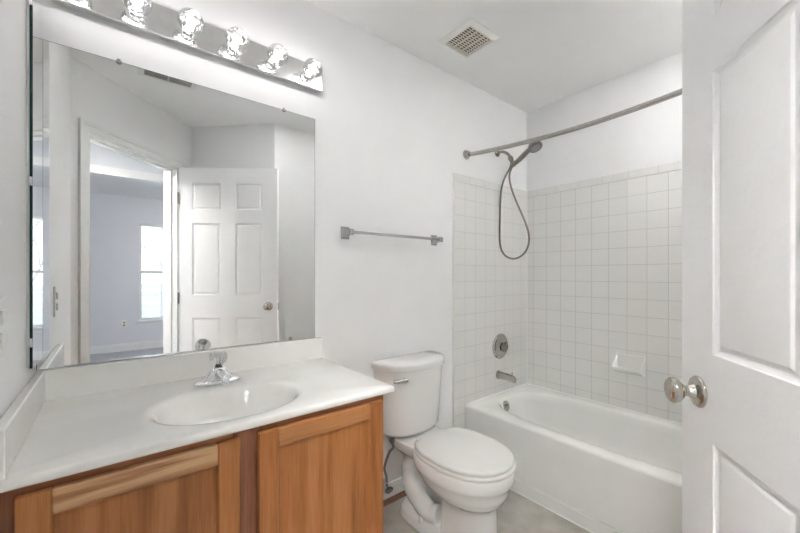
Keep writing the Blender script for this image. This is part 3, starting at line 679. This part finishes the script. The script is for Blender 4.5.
# ------------------------------------------------------------------ toilet
TCX = 1.22
to = thing('toilet', (TCX, -.12, 0), 'white two-piece toilet with closed lid between vanity and tub', 'toilet', rz=math.radians(.5)); cl = to.location
def dsec(w, yf, yb, z, ym=None, ef=2.35, eb=9, n=72):
    """tank section: flat back at yb, strongly bowed front at yf, widest at ym"""
    if ym is None: ym = yb-.045
    out = []
    for i in range(n):
        t = 2*PI*i/n; c, s_ = math.cos(t), math.sin(t); e = ef if s_ < 0 else eb
        x = w*math.copysign(abs(c)**(2/e), c); y = ym + ((ym-yf) if s_ < 0 else (yb-ym))*math.copysign(abs(s_)**(2/e), s_)
        out.append((TCX+x, y, z))
    return out
YB = -.042
bm = BM(); loft(bm, [dsec(.140,-.185,YB-.01,.405), dsec(.165,-.200,YB-.004,.411), dsec(.177,-.208,YB,.428), dsec(.187,-.216,YB,.56), dsec(.196,-.224,YB,.695), dsec(.199,-.225,YB,.735)])
obj('tank', rel(bm), 'porcelain', to, smooth=50)
bm = BM(); loft(bm, [dsec(.196,-.228,YB+.001,.732), dsec(.208,-.236,YB+.004,.736), dsec(.211,-.238,YB+.004,.758), dsec(.208,-.234,YB+.002,.767), dsec(.198,-.224,YB-.006,.773), dsec(.10,-.16,YB-.03,.776)])
obj('tank_lid', rel(bm), 'porcelain', to, smooth=50)
bm = BM(); lx, lz = TCX-.128, .697
lathe(bm, [(0,0),(.014,0),(.014,.006),(.010,.010),(.010,.022),(0,.022)], (lx+.01, -.186, lz), (-.35,-1,0), 24)
tube(bm, spline([(lx+.012,-.216,lz+.001), (lx-.012,-.212,lz), (lx-.036,-.200,lz-.002), (lx-.052,-.190,lz-.003)], 5), [.011]*5+[.0095]*5+[.008]*5+[.006], 14); obj('flush_lever', rel(bm), 'midnickel', to)
def egg(w, yb, yf, z, n=72, ym=None, eb=2.6):
    """egg outline: widest at ym, round nose at yf, squarer back at yb"""
    if ym is None: ym = yb + (yf-yb)*.50
    out = []
    for i in range(n):
        t = 2*PI*i/n; c, s = math.cos(t), math.sin(t)
        if s < 0: x = w*math.copysign(abs(c)**(2/2.1), c); y = ym + (ym-yf)*-abs(s)**(2/2.1)
        else: x = w*math.copysign(abs(c)**(2/eb), c); y = ym + (yb-ym)*abs(s)**(2/eb)
        out.append((TCX+x, y, z))
    return out
bm = BM()
# bowl with its rim band
loft(bm, [egg(.070,-.36,-.580,.20), egg(.100,-.33,-.620,.228), egg(.135,-.30,-.652,.258), egg(.158,-.27,-.670,.290), egg(.172,-.248,-.678,.322), egg(.178,-.242,-.686,.336), egg(.184,-.235,-.692,.346), egg(.187,-.23,-.696,.365), egg(.185,-.23,-.694,.388), egg(.178,-.235,-.687,.396), egg(.14,-.26,-.65,.397)])
# front pedestal column, nearly straight with flat flanks
loft(bm, [egg(.092,-.38,-.660,.0,eb=5,ym=-.53), egg(.092,-.38,-.658,.01,eb=5,ym=-.53), egg(.086,-.38,-.640,.06,eb=5,ym=-.52), egg(.080,-.38,-.630,.13,eb=5,ym=-.51), egg(.080,-.38,-.628,.20,eb=5,ym=-.51), egg(.09,-.37,-.62,.27,eb=5,ym=-.50)])
# deck carrying the tank
loft(bm, [egg(.075,-.06,-.30,.30,eb=5), egg(.120,-.055,-.34,.345,eb=6,ym=-.20), egg(.132,-.05,-.37,.372,eb=7,ym=-.20), egg(.134,-.05,-.38,.390,eb=7,ym=-.20), egg(.129,-.055,-.375,.396,eb=7,ym=-.20)])
# foot plate and trapway on both sides
loft(bm, [egg(.106,-.10,-.46,0,eb=3.5,ym=-.26), egg(.110,-.095,-.46,.010,eb=3.5,ym=-.26), egg(.102,-.10,-.45,.045,eb=3.5,ym=-.26), egg(.078,-.115,-.44,.070,eb=3.5,ym=-.26)])
tube(bm, spline([(TCX,-.17,.33), (TCX,-.145,.24), (TCX,-.150,.15), (TCX,-.20,.07)], 6), [.062]*6+[.066]*6+[.066]*6+[.060], 24)
for s_ in (-1, 1):
    x = TCX+s_*.040
    tube(bm, spline([(x,-.20,.34), (x,-.155,.25), (x+s_*.004,-.165,.165), (x+s_*.010,-.235,.110), (x+s_*.012,-.310,.090), (x+s_*.004,-.36,.10)], 6), [.040]*6+[.046]*6+[.048]*6+[.046]*6+[.044]*6+[.040], 20)
bw = obj('bowl', rel(bm), 'porcelain', to, smooth=180)
rm = bw.modifiers.new('remesh', 'REMESH'); rm.mode = 'VOXEL'; rm.voxel_size = .005; rm.use_smooth_shade = True
sm = bw.modifiers.new('smooth', 'SMOOTH'); sm.iterations = 7; sm.factor = .6
for s_ in (-1, 1):
    bm = BM(); lathe(bm, [(.015,0),(.015,.006),(.013,.020),(.008,.026),(0,.027)], (TCX+s_*.088, -.285, .045), (0,0,1), 20); obj('bolt_cap', rel(bm), 'porcelain', to)
def slab(name, w, yb, yf, z0, z1, r, m):
    bm = BM(); k = dict(eb=2.9, ym=-.47)
    loft(bm, [egg(w-r,yb-r,yf+r,z0,**k), egg(w-r*.3,yb-r*.3,yf+r*.3,z0+r*.3,**k), egg(w,yb,yf,z0+r,**k), egg(w,yb,yf,z1-r,**k), egg(w-r*.3,yb-r*.3,yf+r*.3,z1-r*.3,**k), egg(w-r,yb-r,yf+r,z1,**k), egg(w-r*4,yb-r*4,yf+r*4,z1+.001,**k)])
    # straight cut at the hinge side
    for v in bm.verts:
        if v.co.y > -.285: v.co.y = -.285 + (v.co.y+.285)*.12
    return obj(name, rel(bm), m, to, smooth=60)
slab('seat', .184, -.255, -.697, .399, .414, .005, 'seat')
slab('seat_lid', .180, -.250, -.690, .4165, .434, .006, 'seat')
for s_ in (-1, 1):
    bm = BM(); box(bm, TCX+s_*.075-.020, TCX+s_*.075+.020, -.282, -.250, .397, .424); obj('seat_hinge', rel(bm), 'seat', to, bevel=.006, seg=3)
# water supply line and stop valve
bm = BM(); lathe(bm, [(.011,0),(.016,.002),(.016,.016),(.010,.02),(.010,.03)], (1.090,-.125,.375), (0,0,1), 16); obj('tank_coupling', rel(bm), 'hose', to)
sv = thing('stop_valve', (1.095, -.013, .115), 'chrome water stop valve on the wall left of the toilet', 'valve'); cl = sv.location
bm = BM(); lathe(bm, [(0,0),(.028,0),(.026,.004),(.009,.006),(.009,.05),(.013,.05),(.013,.066),(0,.066)], (1.095,-.0135,.115), (0,-1,0), 24); lathe(bm, [(.008,0),(.008,.03),(.010,.03),(.010,.038)], (1.095,-.065,.115), (0,0,1), 16); obj('body', rel(bm), 'chrome', sv)
bm = BM(); rr = [[(1.095+.024*k_*math.cos(t), -.079-h, .115+.015*k_*math.sin(t)) for t in [2*PI*i/24 for i in range(24)]] for k_, h in ((.5,0),(1,.002),(1,.010),(.7,.014))]
loft(bm, rr); obj('oval_handle', rel(bm), 'nickel', sv)
bm = BM(); tube(bm, spline([(1.095,-.065,.150), (1.092,-.065,.18), (1.076,-.072,.23), (1.084,-.100,.31), (1.090,-.125,.345), (1.090,-.125,.372)], 6), .0062, 12); obj('supply_hose', rel(bm), 'hose', sv)
